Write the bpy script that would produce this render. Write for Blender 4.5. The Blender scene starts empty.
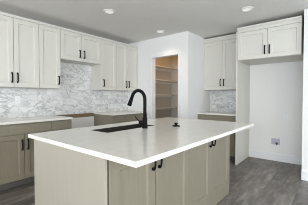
import bpy, bmesh, math, random
from mathutils import Vector, Matrix

R = math.radians
SC = bpy.context.scene
COL = SC.collection

# ------------------------------------------------------------------ camera
CAM_H = 1.24
cd = bpy.data.cameras.new('camera')
cd.sensor_width = 36.0
cd.sensor_fit = 'HORIZONTAL'
cd.lens = 220.5 / 308.0 * 36.0
cd.clip_start = 0.02
cam = bpy.data.objects.new('camera', cd)
COL.objects.link(cam)
cam.location = (0, 0, CAM_H)
cam.rotation_euler = (R(90 - 1.406), 0, R(39.3 - 90))
SC.camera = cam

# ------------------------------------------------------------------ world, daylight, exposure
world = bpy.data.worlds.new('world')
SC.world = world
world.use_nodes = True
bg = world.node_tree.nodes['Background']
bg.inputs[0].default_value = (0.72, 0.84, 1.0, 1)
bg.inputs[1].default_value = 1.6

def area(name, loc, rot, sx, sy, power, col):
    l = bpy.data.lights.new(name, 'AREA')
    l.shape = 'RECTANGLE'
    l.size, l.size_y = sx, sy
    l.energy = power
    l.color = col
    o = bpy.data.objects.new(name, l)
    o.location = loc
    o.rotation_euler = rot
    COL.objects.link(o)
    return o

# daylight entering by the windows behind the camera
area('daylight_front_window', (-5.42, -0.9, 1.35), (R(90), 0, R(-90)), 4.0, 1.9, 285, (0.86, 0.93, 1.0))
area('daylight_patio_window', (-1.7, -2.92, 1.25), (R(90), 0, 0), 2.6, 2.1, 98, (1.0, 0.94, 0.82))

area('daylight_side_window', (1.5, -2.92, 1.35), (R(90), 0, 0), 2.0, 1.9, 75, (0.80, 0.905, 1.0))

SC.cycles.pixel_filter_type = 'BLACKMAN_HARRIS'
SC.cycles.filter_width = 1.0
SC.view_settings.view_transform = 'Standard'
SC.view_settings.look = 'None'
SC.view_settings.gamma = 1.0
SC.view_settings.use_curve_mapping = False
SC.view_settings.exposure = 0.16

# ------------------------------------------------------------------ materials
def new_mat(name):
    m = bpy.data.materials.new(name)
    m.use_nodes = True
    nt = m.node_tree
    return m, nt, nt.nodes, nt.links, nt.nodes['Principled BSDF']

def plain(name, col, rough=0.5, metal=0.0, spec=0.5, noise=0.0, scale=20.0, stretch=(1, 1, 1)):
    m, nt, N, L, b = new_mat(name)
    b.inputs['Roughness'].default_value = rough
    b.inputs['Metallic'].default_value = metal
    b.inputs['Specular IOR Level'].default_value = spec
    if noise <= 0:
        b.inputs['Base Color'].default_value = (*col, 1)
        return m
    tc = N.new('ShaderNodeTexCoord')
    mp = N.new('ShaderNodeMapping')
    mp.inputs['Scale'].default_value = stretch
    nz = N.new('ShaderNodeTexNoise')
    nz.inputs['Scale'].default_value = scale
    nz.inputs['Detail'].default_value = 5
    rp = N.new('ShaderNodeValToRGB')
    rp.color_ramp.elements[0].position = 0.3
    rp.color_ramp.elements[1].position = 0.7
    rp.color_ramp.elements[0].color = (*[c * (1 - noise) for c in col], 1)
    rp.color_ramp.elements[1].color = (*[min(1, c * (1 + noise)) for c in col], 1)
    L.new(tc.outputs['Object'], mp.inputs['Vector'])
    L.new(mp.outputs[0], nz.inputs['Vector'])
    L.new(nz.outputs[0], rp.inputs[0])
    L.new(rp.outputs[0], b.inputs['Base Color'])
    return m

M = {}
M['wall'] = plain('wall_paint', (0.81, 0.805, 0.79), 0.75, noise=0.012, scale=40)
M['ceiling'] = plain('ceiling_paint', (0.77, 0.755, 0.725), 0.9, noise=0.02, scale=60)
M['pantry_wall'] = plain('pantry_wall_dimmed', (0.62, 0.58, 0.515), 0.8)  # off-white wall toned darker and browner for the dim, warm-lit pantry
M['trim'] = plain('trim_paint', (0.80, 0.81, 0.82), 0.45)
M['white'] = plain('white_cabinet_paint', (0.655, 0.635, 0.58), 0.42)
M['greige'] = plain('greige_cabinet_stain', (0.232, 0.208, 0.155), 0.45, noise=0.05, scale=9, stretch=(6, 6, 0.5))
M['panel'] = plain('greige_stain_lit', (0.375, 0.345, 0.285), 0.45, noise=0.03, scale=9, stretch=(6, 6, 0.5))  # same greige as the cabinets, lightened to carry the light on the island end
M['toe'] = plain('toe_kick_dark', (0.10, 0.095, 0.085), 0.6)
M['quartz'] = plain('white_quartz', (0.77, 0.745, 0.69), 0.16, noise=0.035, scale=14)
M['black'] = plain('matte_black_metal', (0.006, 0.006, 0.007), 0.55, spec=0.1)
M['sink'] = plain('dark_composite', (0.022, 0.02, 0.016), 0.5, noise=0.15, scale=200)
M['wood_strip'] = plain('raw_brown_board', (0.20, 0.14, 0.075), 0.8, noise=0.2, scale=12, stretch=(1, 8, 8))
M['shelf'] = plain('shelf_board', (0.82, 0.80, 0.75), 0.5)
M['plastic'] = plain('white_plastic', (0.83, 0.84, 0.84), 0.3)
M['slot'] = plain('socket_slots', (0.15, 0.15, 0.15), 0.5)
M['grey_box'] = plain('grey_plastic', (0.50, 0.50, 0.56), 0.5)
M['chrome'] = plain('dull_metal', (0.10, 0.10, 0.12), 0.3, metal=0.9)
M['frame'] = plain('window_frame_vinyl', (0.8, 0.8, 0.8), 0.4)

def lens_mat():
    m, nt, N, L, b = new_mat('downlight_lens')
    b.inputs['Base Color'].default_value = (0.9, 0.9, 0.88, 1)
    b.inputs['Emission Color'].default_value = (1.0, 0.95, 0.86, 1)
    b.inputs['Emission Strength'].default_value = 0.32
    return m
M['lens'] = lens_mat()

def glass_mat():
    m, nt, N, L, b = new_mat('clear_glass')
    b.inputs['Base Color'].default_value = (1, 1, 1, 1)
    b.inputs['Roughness'].default_value = 0.0
    b.inputs['Transmission Weight'].default_value = 1.0
    b.inputs['IOR'].default_value = 1.45
    return m
M['glass'] = glass_mat()

def tile_mat():
    m, nt, N, L, b = new_mat('marble_subway_tile')
    b.inputs['Roughness'].default_value = 0.22
    tc = N.new('ShaderNodeTexCoord')
    sep = N.new('ShaderNodeSeparateXYZ')
    cmb = N.new('ShaderNodeCombineXYZ')
    L.new(tc.outputs['Object'], sep.inputs[0])
    L.new(sep.outputs['X'], cmb.inputs['X'])
    L.new(sep.outputs['Z'], cmb.inputs['Y'])
    br = N.new('ShaderNodeTexBrick')
    br.inputs['Scale'].default_value = 1.0
    br.inputs['Brick Width'].default_value = 0.30
    br.inputs['Row Height'].default_value = 0.0985
    br.inputs['Mortar Size'].default_value = 0.0036
    br.inputs['Mortar Smooth'].default_value = 0.2
    br.inputs['Bias'].default_value = 0.0
    br.inputs['Color1'].default_value = (0, 0, 0, 1)
    br.inputs['Color2'].default_value = (1, 1, 1, 1)
    br.inputs['Mortar'].default_value = (0.5, 0.5, 0.5, 1)
    L.new(cmb.outputs[0], br.inputs['Vector'])
    # every tile gets its own piece of veining
    off = N.new('ShaderNodeVectorMath'); off.operation = 'SCALE'
    off.inputs['Scale'].default_value = 3.7
    L.new(br.outputs['Color'], off.inputs[0])
    add = N.new('ShaderNodeVectorMath'); add.operation = 'ADD'
    L.new(cmb.outputs[0], add.inputs[0]); L.new(off.outputs[0], add.inputs[1])
    mp = N.new('ShaderNodeMapping')
    mp.inputs['Rotation'].default_value = (0, 0, R(35))
    mp.inputs['Scale'].default_value = (1.0, 1.5, 1)
    L.new(add.outputs[0], mp.inputs['Vector'])
    nz = N.new('ShaderNodeTexNoise')
    nz.inputs['Scale'].default_value = 3.8
    nz.inputs['Detail'].default_value = 4
    nz.inputs['Distortion'].default_value = 1.3
    L.new(mp.outputs[0], nz.inputs['Vector'])
    d = N.new('ShaderNodeMath'); d.operation = 'SUBTRACT'; d.inputs[1].default_value = 0.5
    L.new(nz.outputs[0], d.inputs[0])
    ab = N.new('ShaderNodeMath'); ab.operation = 'ABSOLUTE'
    L.new(d.outputs[0], ab.inputs[0])
    rp = N.new('ShaderNodeValToRGB')
    e = rp.color_ramp.elements
    e[0].position = 0.0; e[0].color = (0.46, 0.465, 0.47, 1)
    e[1].position = 0.045; e[1].color = (0.80, 0.80, 0.785, 1)
    k = e.new(0.025); k.color = (0.72, 0.725, 0.725, 1)
    L.new(ab.outputs[0], rp.inputs[0])
    big = N.new('ShaderNodeTexNoise')
    big.inputs['Scale'].default_value = 3.0
    L.new(add.outputs[0], big.inputs['Vector'])
    rb = N.new('ShaderNodeValToRGB')
    rb.color_ramp.elements[0].position = 0.35; rb.color_ramp.elements[0].color = (0.78, 0.78, 0.79, 1)
    rb.color_ramp.elements[1].position = 0.62; rb.color_ramp.elements[1].color = (1, 1, 1, 1)
    L.new(big.outputs[0], rb.inputs[0])
    mul = N.new('ShaderNodeMix'); mul.data_type = 'RGBA'; mul.blend_type = 'MULTIPLY'
    mul.inputs['Factor'].default_value = 1.0
    L.new(rp.outputs[0], mul.inputs[6]); L.new(rb.outputs[0], mul.inputs[7])
    mix = N.new('ShaderNodeMix'); mix.data_type = 'RGBA'
    mix.inputs[7].default_value = (0.60, 0.60, 0.59, 1)
    L.new(br.outputs['Fac'], mix.inputs['Factor'])
    L.new(mul.outputs[2], mix.inputs[6])
    L.new(mix.outputs[2], b.inputs['Base Color'])
    return m
M['tile'] = tile_mat()

def floor_mat():
    m, nt, N, L, b = new_mat('grey_brown_plank_floor')
    b.inputs['Roughness'].default_value = 0.42
    tc = N.new('ShaderNodeTexCoord')
    br = N.new('ShaderNodeTexBrick')
    br.inputs['Scale'].default_value = 1.0
    br.inputs['Brick Width'].default_value = 1.22
    br.inputs['Row Height'].default_value = 0.18
    br.inputs['Mortar Size'].default_value = 0.0018
    br.inputs['Bias'].default_value = 0.0
    br.offset = 0.37
    br.inputs['Color1'].default_value = (0.0, 0.0, 0.0, 1)
    br.inputs['Color2'].default_value = (1, 1, 1, 1)
    br.inputs['Mortar'].default_value = (0.3, 0.3, 0.3, 1)
    L.new(tc.outputs['Object'], br.inputs['Vector'])
    off = N.new('ShaderNodeVectorMath'); off.operation = 'SCALE'; off.inputs['Scale'].default_value = 5.3
    L.new(br.outputs['Color'], off.inputs[0])
    add = N.new('ShaderNodeVectorMath'); add.operation = 'ADD'
    L.new(tc.outputs['Object'], add.inputs[0]); L.new(off.outputs[0], add.inputs[1])
    mp = N.new('ShaderNodeMapping'); mp.inputs['Scale'].default_value = (1.4, 5.0, 1)
    L.new(add.outputs[0], mp.inputs['Vector'])
    nz = N.new('ShaderNodeTexNoise'); nz.inputs['Scale'].default_value = 2.4; nz.inputs['Detail'].default_value = 7
    nz.inputs['Roughness'].default_value = 0.65; nz.inputs['Distortion'].default_value = 0.6
    L.new(mp.outputs[0], nz.inputs['Vector'])
    rp = N.new('ShaderNodeValToRGB')
    e = rp.color_ramp.elements
    e[0].position = 0.28; e[0].color = (0.09, 0.08, 0.074, 1)
    e[1].position = 0.74; e[1].color = (0.31, 0.29, 0.275, 1)
    k = e.new(0.5); k.color = (0.165, 0.15, 0.14, 1)
    L.new(nz.outputs[0], rp.inputs[0])
    rb = N.new('ShaderNodeValToRGB')
    rb.color_ramp.elements[0].color = (0.58, 0.57, 0.56, 1)
    rb.color_ramp.elements[1].color = (1.42, 1.39, 1.36, 1)
    L.new(br.outputs['Color'], rb.inputs[0])
    mul = N.new('ShaderNodeMix'); mul.data_type = 'RGBA'; mul.blend_type = 'MULTIPLY'
    mul.inputs['Factor'].default_value = 1.0
    L.new(rp.outputs[0], mul.inputs[6]); L.new(rb.outputs[0], mul.inputs[7])
    mix = N.new('ShaderNodeMix'); mix.data_type = 'RGBA'
    mix.inputs[7].default_value = (0.05, 0.045, 0.04, 1)
    L.new(br.outputs['Fac'], mix.inputs['Factor'])
    L.new(mul.outputs[2], mix.inputs[6])
    L.new(mix.outputs[2], b.inputs['Base Color'])
    return m
M['floor'] = floor_mat()

# ------------------------------------------------------------------ mesh helpers
class MB:
    def __init__(self):
        self.bm = bmesh.new()

    def box(self, x0, x1, y0, y1, z0, z1):
        v = [self.bm.verts.new(p) for p in ((x0, y0, z0), (x1, y0, z0), (x1, y1, z0), (x0, y1, z0),
                                            (x0, y0, z1), (x1, y0, z1), (x1, y1, z1), (x0, y1, z1))]
        for f in ((0, 3, 2, 1), (4, 5, 6, 7), (0, 1, 5, 4), (1, 2, 6, 5), (2, 3, 7, 6), (3, 0, 4, 7)):
            self.bm.faces.new([v[i] for i in f])
        return self

    def prism(self, pts, axis, a0, a1):
        """pts: closed 2D profile; axis 'x': pts are (y, z); axis 'y': pts are (x, z); axis 'z': pts are (x, y)."""
        def mk(p, a):
            return {'x': (a, p[0], p[1]), 'y': (p[0], a, p[1]), 'z': (p[0], p[1], a)}[axis]
        A = [self.bm.verts.new(mk(p, a0)) for p in pts]
        B = [self.bm.verts.new(mk(p, a1)) for p in pts]
        n = len(pts)
        self.bm.faces.new(A)
        self.bm.faces.new(B[::-1])
        for i in range(n):
            self.bm.faces.new([A[i], B[i], B[(i + 1) % n], A[(i + 1) % n]])
        return self

    def tube(self, pts, r, n=12, up=Vector((1, 0, 0)), flat=1.0):
        """swept round (or flattened) tube; r is a number or one radius per point"""
        pts = [Vector(p) for p in pts]
        rr = r if isinstance(r, (list, tuple)) else [r] * len(pts)
        rings = []
        for i, p in enumerate(pts):
            t = (pts[min(i + 1, len(pts) - 1)] - pts[max(i - 1, 0)]).normalized()
            u = up - t * up.dot(t)
            if u.length < 1e-4:
                u = Vector((0, 1, 0)) - t * t.y
            u.normalize()
            w = t.cross(u)
            rings.append([self.bm.verts.new(p + (u * math.cos(a) + w * math.sin(a) * flat) * rr[i])
                          for a in (2 * math.pi * k / n for k in range(n))])
        for a, b in zip(rings, rings[1:]):
            for k in range(n):
                self.bm.faces.new([a[k], a[(k + 1) % n], b[(k + 1) % n], b[k]])
        self.bm.faces.new(rings[0][::-1])
        self.bm.faces.new(rings[-1])
        return self

    def lathe(self, prof, c=(0, 0, 0), n=32):
        """prof: (radius, z) list, closed to the axis at both ends when radius is 0"""
        rings = []
        for r, z in prof:
            if r < 1e-6:
                rings.append([self.bm.verts.new((c[0], c[1], c[2] + z))])
            else:
                rings.append([self.bm.verts.new((c[0] + r * math.cos(2 * math.pi * k / n),
                                                 c[1] + r * math.sin(2 * math.pi * k / n), c[2] + z)) for k in range(n)])
        for a, b in zip(rings, rings[1:]):
            for k in range(n):
                if len(a) == 1 and len(b) == 1:
                    continue
                if len(a) == 1:
                    self.bm.faces.new([a[0], b[k], b[(k + 1) % n]])
                elif len(b) == 1:
                    self.bm.faces.new([a[k], a[(k + 1) % n], b[0]])
                else:
                    self.bm.faces.new([a[k], a[(k + 1) % n], b[(k + 1) % n], b[k]])
        return self

    def build(self, name, mat, parent=None, smooth=False, bevel=0.0, loc=None, rotz=0.0):
        bmesh.ops.recalc_face_normals(self.bm, faces=self.bm.faces)
        me = bpy.data.meshes.new(name)
        self.bm.to_mesh(me)
        self.bm.free()
        me.materials.append(M[mat])
        if smooth:
            for p in me.polygons:
                p.use_smooth = True
        o = bpy.data.objects.new(name, me)
        COL.objects.link(o)
        if parent:
            o.parent = parent
        if loc:
            o.location = loc
        o.rotation_euler.z = rotz
        if bevel:
            md = o.modifiers.new('bevel', 'BEVEL')
            md.width = bevel
            md.segments = 2
            md.limit_method = 'ANGLE'
        return o

def tag(o, label, cat, group=None):
    o['label'] = label
    o['category'] = cat
    if group:
        o['group'] = group
    return o

def thing(name, label, cat, loc=(0, 0, 0), rotz=0.0, group=None):
    o = bpy.data.objects.new(name, None)
    o.empty_display_size = 0.1
    o.location = loc
    o.rotation_euler.z = rotz
    COL.objects.link(o)
    return tag(o, label, cat, group)

def struct(name, mb, mat, **kw):
    o = mb.build(name, mat, **kw)
    o['kind'] = 'structure'
    return o

# ------------------------------------------------------------------ main dimensions (metres)
CEIL = 2.53
YW = 3.92            # face of the left wall
XB = 4.805            # face of the back wall
XP, YP = 3.78, 2.235  # pantry box: front face and side face
XR, YR = 3.95, 0.366  # right wall: end face and alcove side
X0, Y0 = -5.5, -3.0  # walls behind the camera
XQ = 5.08            # pantry back wall
CT, CB = 0.914, 0.884

# ------------------------------------------------------------------ room shell
struct('floor', MB().box(X0 - .12, XQ + .12, Y0 - .12, YW + .12, -0.12, 0), 'floor')
struct('ceiling', MB().box(X0 - .12, XQ + .12, Y0 - .12, YW + .12, CEIL, CEIL + .12), 'ceiling')
struct('wall_left', MB().box(X0 - .12, XQ + .12, YW, YW + .12, 0, CEIL), 'wall')
struct('wall_back', MB().box(XB, XB + .12, YR - .12, YP, 0, CEIL), 'wall')
w = MB().box(XR, XR + .12, Y0, YR, 0, CEIL)
w.box(XR + .12, XB, YR - .12, YR, 0, CEIL)
struct('wall_right', w, 'wall')
# pantry box with its doorway
OY0, OY1, OZ = 2.459, 3.150, 2.105
w = MB().box(XP, XP + .12, YP, OY0, 0, CEIL).box(XP, XP + .12, OY1, YW, 0, CEIL).box(XP, XP + .12, OY0, OY1, OZ, CEIL)
w.box(XP + .12, XQ, YP, YP + .12, 0, CEIL)
struct('wall_pantry', w, 'wall')
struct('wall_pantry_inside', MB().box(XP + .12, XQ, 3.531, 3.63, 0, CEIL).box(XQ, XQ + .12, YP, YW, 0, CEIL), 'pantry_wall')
# walls behind the camera with window openings
def pierced_x(x0, x1, ya, yb, oy0, oy1, oz0, oz1):
    return (MB().box(x0, x1, ya, oy0, 0, CEIL).box(x0, x1, oy1, yb, 0, CEIL)
            .box(x0, x1, oy0, oy1, 0, oz0).box(x0, x1, oy0, oy1, oz1, CEIL))
struct('wall_front', pierced_x(X0 - .12, X0, Y0 - .12, YW, -2.9, 1.1, 0.4, 2.3), 'wall')
w = (MB().box(X0, -3.2, Y0 - .12, Y0, 0, CEIL).box(-.2, .5, Y0 - .12, Y0, 0, CEIL).box(2.5, XR + .12, Y0 - .12, Y0, 0, CEIL)
     .box(-3.2, -.2, Y0 - .12, Y0, 0, 0.2).box(-3.2, -.2, Y0 - .12, Y0, 2.3, CEIL)
     .box(.5, 2.5, Y0 - .12, Y0, 0, 0.4).box(.5, 2.5, Y0 - .12, Y0, 2.3, CEIL))
struct('wall_side', w, 'wall')
f = MB()
for y in (-2.9, -0.93, 1.04):
    f.box(X0 - .10, X0 - .04, y, y + .06, 0.4, 2.3)
f.box(X0 - .10, X0 - .04, -2.9, 1.1, 0.4, 0.46).box(X0 - .10, X0 - .04, -2.9, 1.1, 2.24, 2.3)
wf = struct('window_1', f, 'frame')
g = MB().box(X0 - .075, X0 - .069, -2.88, 1.08, 0.42, 2.28).build('pane', 'glass', wf)
f = MB()
for x in (-3.2, -1.73, -.26):
    f.box(x, x + .06, Y0 - .10, Y0 - .04, 0.2, 2.3)
f.box(-3.2, -.2, Y0 - .10, Y0 - .04, 0.2, 0.26).box(-3.2, -.2, Y0 - .10, Y0 - .04, 2.24, 2.3)
wf = struct('window_2', f, 'frame')
MB().box(-3.18, -.22, Y0 - .075, Y0 - .069, 0.22, 2.28).build('pane', 'glass', wf)

f = MB()
for x in (.5, 1.47, 2.44):
    f.box(x, x + .06, Y0 - .10, Y0 - .04, 0.4, 2.3)
f.box(.5, 2.5, Y0 - .10, Y0 - .04, 0.4, 0.46).box(.5, 2.5, Y0 - .10, Y0 - .04, 2.24, 2.3)
wf = struct('window_3', f, 'frame')
MB().box(.52, 2.48, Y0 - .075, Y0 - .069, 0.42, 2.28).build('pane', 'glass', wf)

# doorway casing, jamb lining and baseboards
CW = 0.080
t = (MB().box(XP - .014, XP, OY0 - CW, OY0, 0, OZ + CW).box(XP - .014, XP, OY1, OY1 + CW * .55, 0, OZ + CW)
     .box(XP - .014, XP, OY0, OY1, OZ, OZ + CW))
struct('trim_1', t, 'trim', bevel=.003)
def base_x(x, ya, yb, d=.014, h=.15):      # baseboard on a wall facing -x
    return MB().prism([(x, 0), (x - d, 0), (x - d, h - .02), (x - d * .5, h), (x, h)], 'y', ya, yb)
struct('baseboard_back', base_x(XB, YR, 1.362), 'trim')
t = base_x(XR, Y0, YR)
struct('baseboard_right', t, 'trim')
struct('baseboard_pantry', base_x(XP, YP, OY0 - CW), 'trim')

# ------------------------------------------------------------------ tile, bare strip
def splash(name, label, outline, loc, rotz):
    s = MB().prism(outline, 'y', -.008, 0)
    return tag(s.build(name, 'tile', loc=loc, rotz=rotz), label, 'backsplash')
splash('tile_backsplash', 'long marbled white subway tile backsplash on the left wall between counters and wall cabinets',
       [(0.5, CT), (XP, CT), (XP, 1.384), (2.733, 1.384), (2.733, 1.889), (1.897, 1.889), (1.897, 1.384), (0.5, 1.384)], (0, YW - .0005, 0), 0)
splash('tile_backsplash', 'small marbled tile backsplash over the short counter beside the refrigerator alcove',
       [(0, CT), (.850, CT), (.850, 1.391), (0, 1.391)], (XB - .0005, YP, 0), R(-90))
tag(MB().box(1.93, 2.775, YW - .012, YW, .838, .911).build('wood_strip', 'wood_strip'),
    'raw brown board strip on the wall below the tile in the empty range gap', 'board')

# ------------------------------------------------------------------ cabinets (local: x right, -y out of the front, z up)
RAIL = 0.062
def shaker(name, mat, parent, x0, x1, z0, z1, yf, rail=RAIL):
    """framed door: yf is its outer face; 20 mm thick with a recessed flat panel"""
    d = MB()
    bm = d.bm
    y1, yp, c = yf + .019, yf + .013, .009
    def rect(e, y):
        return [bm.verts.new(p) for p in ((x0 + e, y, z0 + e), (x1 - e, y, z0 + e), (x1 - e, y, z1 - e), (x0 + e, y, z1 - e))]
    rings = [rect(0, y1), rect(0, yf + .0015), rect(.0015, yf), rect(rail, yf), rect(rail + c, yp)]
    for a, b in zip(rings, rings[1:]):
        for k in range(4):
            q = (k + 1) % 4
            bm.faces.new([a[k], a[q], b[q], b[k]])
    bm.faces.new(rings[-1])
    bm.faces.new(rings[0][::-1])
    return d.build(name, mat, parent)

def pull(parent, x, zc, yf, ln=.142):
    """black arched bow pull, vertical"""
    h = ln / 2
    pts = []
    for k in range(13):
        a = math.pi * k / 12
        pts.append((x, yf - .006 - .024 * math.sin(a) ** 0.6, zc - h * math.cos(a)))
    m = MB().tube(pts, .0098, 10, Vector((1, 0, 0)), .7)
    for s in (-1, 1):
        m.box(x - .0075, x + .0075, yf - .009, yf, zc + s * (h - .008) - .009, zc + s * (h - .008) + .009)
    return m.build('handle', 'black', parent, smooth=False)

def crown_front(parent, w, d, z0, z1, left_return=0.0, out=.032, mat='white'):
    p = [(0.0, z0), (-.010, z0), (-.010, z0 + .012), (-out, z1 - .014), (-out, z1), (0.0, z1)]
    m = MB().prism([(y, z) for y, z in p], 'x', 0, w)
    return m.build('crown', mat, parent)

def wall_cabinet(label, x, y, w, d, z0, z1, doors, rotz=0.0, door_top=None, crown=None, cat='wall cabinet', group=None,
                 handle_dz=.125, top_trim=True):
    """x, y: front-left corner of the carcass face; doors: list of (x0, x1, handle_x or None)"""
    r = thing('wall_cabinet', label, cat, (x, y, 0), rotz, group)
    MB().box(.001, w - .001, 0, d, z0, z1).build('carcass', 'white', r)
    dt = door_top or z1 - .03
    for a, b, hx in doors:
        dr = shaker('door', 'white', r, a + .003, b - .003, z0 + .004, dt, -.020)
        if hx is not None:
            pull(dr, hx, z0 + handle_dz, -.020)
    if top_trim:
        MB().box(.001, w - .001, -.022, 0, dt + .004, z1).build('top_rail', 'white', r)
    if crown:
        p = [(0.02, z1), (-.020, z1), (-.024, z1 + .014), (-.046, crown - .016), (-.050, crown), (0.02, crown)]
        MB().prism(p, 'x', 0, w).build('crown', 'white', r)
    return r

UF = 3.61            # carcass face of the left uppers (doors stand 20 mm proud)
UB, UT = 1.385, 2.410
wall_cabinet('tall white two-door shaker wall cabinet at the far left, over the wall outlet', .838, UF, .708, YW - UF, UB, UT,
             [(0, .354, .326), (.354, .708, .397)], handle_dz=.137)
wall_cabinet('tall white single-door shaker wall cabinet bordering the left side of the range gap', 1.546, UF, .350, YW - UF, UB, UT,
             [(0, .350, .312)], handle_dz=.137)
wall_cabinet('short white two-door wall cabinet hung high over the empty range gap', 1.896, UF, .838, YW - UF, 1.890, UT,
             [(0, .406, .362), (.406, .838, .450)], handle_dz=.130)
wall_cabinet('narrow tall white single-door wall cabinet just right of the range gap', 2.734, UF, .397, YW - UF, UB, UT,
             [(0, .397, .056)], handle_dz=.137)
wall_cabinet('tall white two-door shaker wall cabinet on the left wall, against the pantry wall', 3.131, UF, .648, YW - UF, UB, UT,
             [(0, .316, .276), (.316, .634, .357)], handle_dz=.137)
wall_cabinet('tall white two-door wall cabinet between the pantry corner and the refrigerator alcove', 4.485, YP, .850, XB - 4.485, 1.392, 2.440,
             [(0, .412, .382), (.412, .850, .456)], rotz=R(-90), crown=2.497, handle_dz=.152)
wall_cabinet('wide white two-door cabinet with crown above the empty refrigerator alcove', 4.050, 1.362, .962, XB - 4.050, 1.896, 2.408,
             [(0, .486, .450), (.486, .962, .522)], rotz=R(-90), crown=2.468, cat='wall cabinet', handle_dz=.135)
tag(MB().box(4.030, XB, 1.3630, 1.3840, 0, 2.408).build('side_panel', 'white', bevel=.001),
    'tall white full-height panel forming the left side of the refrigerator alcove', 'panel')

def base_cabinet(label, x, y, w, d, fronts, rotz=0.0, group=None):
    """fronts: ('door' or 'drawer', x0, x1, z0, z1, handle (x, z) or None)"""
    r = thing('base_cabinet', label, 'base cabinet', (x, y, 0), rotz, group)
    MB().box(.001, w - .001, 0, d, .105, CB - .001).build('carcass', 'greige', r)
    MB().box(.001, w - .001, .075, d, 0, .105).build('toe_kick', 'toe', r)
    for kind, a, b, z0, z1, hd in fronts:
        if kind == 'drawer':
            o = MB().box(a + .003, b - .003, -.020, -.001, z0, z1).build('drawer', 'greige', r, bevel=.002)
        else:
            o = shaker('door', 'greige', r, a + .003, b - .003, z0, z1, -.020)
        if hd:
            pull(o, hd[0], hd[1], -.020)
    return r

BF = 3.320
BD = YW - BF - .002
base_cabinet('greige base cabinet under the far left counter with one wide drawer over two doors', .838, BF, .746, BD,
             [('drawer', 0, .746, .734, .864, None), ('door', 0, .374, .112, .728, (.342, .586)), ('door', .374, .746, .112, .728, (.415, .586))])
base_cabinet('greige single base cabinet at the left edge of the range gap', 1.584, BF, .338, BD,
             [('drawer', 0, .338, .734, .864, None), ('door', 0, .338, .112, .728, (.300, .586))])
base_cabinet('narrow greige base cabinet at the right edge of the range gap', 2.784, BF, .330, BD,
             [('drawer', 0, .330, .734, .864, None), ('door', 0, .330, .112, .728, (.035, .586))])
base_cabinet('greige base cabinet in the corner between range gap and pantry wall', 3.114, BF, .664, BD,
             [('drawer', 0, .664, .734, .864, None), ('door', 0, .332, .112, .728, (.300, .586)), ('door', .332, .664, .112, .728, (.364, .586))])
base_cabinet('greige base cabinet under the short counter between pantry corner and refrigerator alcove', 4.200, YP - .001, .848, XB - 4.202,
             [('drawer', 0, .848, .734, .864, None), ('door', 0, .419, .112, .728, (.386, .586)), ('door', .419, .848, .112, .728, (.452, .586))], rotz=R(-90))

def top(label, x0, x1, y0, y1):
    return tag(MB().box(x0, x1, y0, y1, CB, CT).build('countertop', 'quartz', bevel=.003), label, 'countertop')
top('white quartz countertop on the far left, ending at the range gap', .5, 1.929, 3.275, YW - .009)
top('white quartz countertop running from the range gap to the pantry wall', 2.772, XP, 3.275, YW - .009)
top('short white quartz countertop between pantry corner and refrigerator panel', 4.158, XB - .009, 1.385, YP)

# ------------------------------------------------------------------ island
IX0, IX1, IY0, IY1 = .796, 2.905, .767, 2.090        # worktop
IF = 1.030                                             # face of the doors
SX0, SX1, SY0, SY1 = 1.280, 1.970, 1.598, 1.862       # sink opening
def ring_slab(x0, x1, y0, y1, hx0, hx1, hy0, hy1, z0, z1):
    m = MB(); bm = m.bm
    O = [(x0, y0), (x1, y0), (x1, y1), (x0, y1)]
    H = [(hx0, hy0), (hx1, hy0), (hx1, hy1), (hx0, hy1)]
    v = {}
    for nm, P in (('o', O), ('h', H)):
        for z in (z0, z1):
            v[nm, z] = [bm.verts.new((p[0], p[1], z)) for p in P]
    for k in range(4):
        j = (k + 1) % 4
        bm.faces.new([v['o', z1][k], v['o', z1][j], v['h', z1][j], v['h', z1][k]])
        bm.faces.new([v['o', z0][j], v['o', z0][k], v['h', z0][k], v['h', z0][j]])
        bm.faces.new([v['o', z0][k], v['o', z0][j], v['o', z1][j], v['o', z1][k]])
        bm.faces.new([v['h', z0][j], v['h', z0][k], v['h', z1][k], v['h', z1][j]])
    return m
tag(ring_slab(IX0, IX1, IY0, IY1, SX0, SX1, SY0, SY1, CB - .002, CT).build('island_countertop', 'quartz', bevel=.003),
    'large white quartz island top with sink cutout and seating overhang', 'countertop')

IT = CB - .003
def island_cabinet(label, x0, x1, doors):
    r = thing('island_cabinet', label, 'island cabinet', (x0, IF + .02, 0))
    w = x1 - x0
    d = 1.990 - IF - .02
    m = MB().box(.0005, w - .0005, 0, .018, 0.112, IT).box(.0005, w - .0005, d - .018, d, 0.112, IT)
    for a in (.0005, w - .0185):
        m.box(a, a + .018, .018, d - .018, 0.112, .60)
        m.box(a, a + .018, .018, .40, .60, IT)
    m.build('carcass', 'greige', r)
    MB().box(.0005, w - .0005, -.014, d, 0, .112).build('base_rail', 'greige', r)
    for a, b, hx in doors:
        dr = shaker('door', 'greige', r, a + .003, b - .003, .118, .862, -.020, rail=.080)
        pull(dr, hx, .779, -.020, ln=.148)
    return r
island_cabinet('near island cabinet with two greige doors, next to the end panel', .8245, 1.774, [(.012, .4535, .416), (.4535, .9495, .490)])
island_cabinet('far island cabinet with two greige doors, nearer the refrigerator alcove', 1.774, 2.800, [(0, .470, .430), (.470, 1.020, .512)])
tag(MB().box(.805, .8240, IF, 1.990, 0, IT).build('island_end_panel', 'panel', bevel=.001),
    'plain flat greige panel closing the near end of the island, light painted into its tone', 'panel')

# sink set flush in the worktop cutout
s = MB()
zt, zb, tk = CT, .70, .007
a0, a1, b0, b1 = SX0 + .0005, SX1 - .0005, SY0 + .0005, SY1 - .0005
s.box(a0, a0 + tk, b0, b1, zb, zt).box(a1 - tk, a1, b0, b1, zb, zt)
s.box(a0 + tk, a1 - tk, b0, b0 + tk, zb, zt).box(a0 + tk, a1 - tk, b1 - tk, b1, zb, zt)
s.box(a0, a1, b0, b1, zb - tk, zb)
sk = thing('sink', 'dark rectangular sink set into the island top in front of the faucet', 'sink', (0, 0, 0))
s.build('basin', 'sink', sk)
MB().lathe([(0, 0), (.045, 0), (.045, .003), (.03, .002), (0, .002)], (1.625, 1.73, zb)).build('drain', 'chrome', sk, smooth=False)

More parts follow.
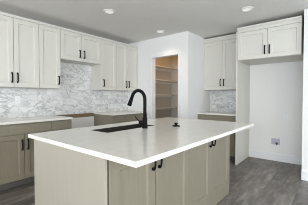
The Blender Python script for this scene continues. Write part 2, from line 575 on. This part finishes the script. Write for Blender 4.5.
# gooseneck faucet
FX, FY = 1.728, 1.538
fa = thing('faucet', 'tall matte black gooseneck faucet behind the island sink', 'faucet', (FX, FY, CT))
MB().lathe([(0, 0), (.030, 0), (.030, .006), (.026, .012), (.0255, .105), (.021, .115), (0, .115)]).build('base', 'black', fa, smooth=False)
rc, zc = .096, .300
pts = [(0, 0, .11), (0, 0, .17), (0, 0, .24)]
for k in range(0, 15):
    a = R(155) * k / 14
    pts.append((0, rc - rc * math.cos(a), zc + rc * math.sin(a)))
e0 = Vector(pts[-1]); dv = Vector((0, math.sin(R(155)), math.cos(R(155))))
pts.append(tuple(e0 + dv * .025))
MB().tube(pts, .0180, 16).build('spout', 'black', fa, smooth=True)
MB().tube([e0 + dv * k for k in (.015, .03, .085, .112, .118)], [.0185, .0195, .0225, .0245, .022], 16).build('spray_head', 'black', fa, smooth=True)
lv = MB().tube([(-.02, 0, .065), (-.075, .0, .065)], .021, 14).build('lever', 'black', fa)
MB().tube([(-.064, 0, .068), (-.085, .01, .085), (-.122, .026, .130)], [.0065, .006, .005], 10).build('lever_arm', 'black', lv)

# plug on the worktop
sp = thing('sink_plug', 'small round black knobbed plug lying on the island top beyond the faucet', 'sink plug', (2.062, 1.368, CT))
MB().lathe([(0, 0), (.044, 0), (.045, .005), (.036, .011), (.016, .014), (0, .014)]).build('disc', 'black', sp)
MB().lathe([(.0, .013), (.013, .013), (.013, .024), (.021, .028), (.021, .036), (.014, .040), (0, .040)]).build('knob', 'black', sp)

# ------------------------------------------------------------------ pantry shelves
PZ = (0.52, 0.955, 1.285, 1.645, 1.980)
PN = ('lowest pantry shelf, seen only below counter height', 'fourth pantry shelf from the top, just above counter height',
      'third pantry shelf from the top, at eye level', 'second pantry shelf from the top', 'topmost pantry shelf, in warm light under the ceiling')
for z, nm in list(zip(PZ, PN))[1:]:
    sh = thing('pantry_shelf', 'pale beige ' + nm, 'shelf', (XP + .121, 3.28, z), 0, 'shelves inside the pantry')
    MB().box(0, XQ - XP - .122, 0, .25, 0, .022).build('board', 'shelf', sh)
    MB().box(0, XQ - XP - .122, .232, .25, -.05, 0).build('cleat', 'shelf', sh)

# warm lamp on the pantry ceiling
pl = thing('pantry_lamp', 'warm white round ceiling lamp inside the pantry', 'ceiling lamp', (4.40, 2.80, CEIL))
MB().lathe([(0, 0), (.07, 0), (.07, -.02), (0, -.02)]).build('lamp_base', 'plastic', pl)
MB().lathe([(0, -.02), (.055, -.021), (.05, -.05), (.03, -.07), (0, -.075)]).build('lamp_globe', 'lens', pl, smooth=True)
l = bpy.data.lights.new('pantry_bulb', 'POINT'); l.energy = 3.4; l.color = (1.0, .52, .17); l.shadow_soft_size = .05
lo = bpy.data.objects.new('pantry_bulb', l); lo.location = (4.40, 2.80, CEIL - .13); COL.objects.link(lo)

# ------------------------------------------------------------------ outlets, supply box, ceiling lights
def outlet(label, loc, rotz):
    r = thing('wall_outlet', label, 'outlet', loc, rotz)
    MB().box(-.036, .036, -.006, 0, -.058, .058).build('cover_plate', 'plastic', r, bevel=.002)
    for z in (-.026, .026):
        s = MB().box(-.017, .017, -.008, -.006, z - .015, z + .015).build('socket', 'plastic', r)
        MB().box(-.008, -.0055, -.0085, -.008, z - .003, z + .008).box(.0055, .008, -.0085, -.008, z - .003, z + .008) \
            .box(-.002, .002, -.0085, -.008, z - .011, z - .007).build('slots', 'slot', s)
outlet('white outlet plate on the marble tile above the far left counter', (1.345, YW - .0085, 1.197), 0)
outlet('white outlet plate on the painted back wall of the refrigerator alcove', (XB, .709, .863), R(-90))

r = thing('water_supply_box', 'white framed water supply box low on the refrigerator alcove wall', 'supply box', (XB, .876, .375), R(-90))
m = ring_slab(-.094, .094, -.078, .078, -.076, .076, -.060, .060, 0, .010)
for v in m.bm.verts:
    v.co = Vector((v.co.x, -v.co.z, v.co.y))
m.build('box_frame', 'plastic', r, bevel=.002)
MB().box(-.076, .076, -.0015, 0, -.060, .060).build('box_back', 'grey_box', r)
MB().tube([(.022, -.008, -.060), (.022, -.008, -.026)], .014, 12).box(-.002, .046, -.022, -.003, -.034, -.014) \
    .build('valve', 'chrome', r)

def can_light(label, x, y):
    r = thing('ceiling_light', label, 'ceiling light', (x, y, CEIL), 0, 'recessed ceiling lights')
    MB().lathe([(.064, 0), (.090, 0), (.088, -.007), (.066, -.011), (.062, -.004)], n=40).build('trim_ring', 'ceiling', r)
    l = bpy.data.lights.new('downlight', 'AREA'); l.shape = 'DISK'; l.size = .11
    l.energy = 1.3; l.spread = R(105); l.color = (1.0, .80, .56)
    lo = bpy.data.objects.new('downlight', l); lo.location = (x, y, CEIL - .013); COL.objects.link(lo)
    MB().lathe([(0, -.006), (.063, -.006), (.063, -.001), (0, -.001)], n=40).build('lens', 'lens', r)
can_light('round recessed ceiling light nearest the left wall cabinets', 2.166, 2.641)
can_light('small distant recessed ceiling light in front of the pantry wall', 3.464, 2.670)
can_light('round recessed ceiling light in front of the refrigerator cabinet', 3.388, 1.012)
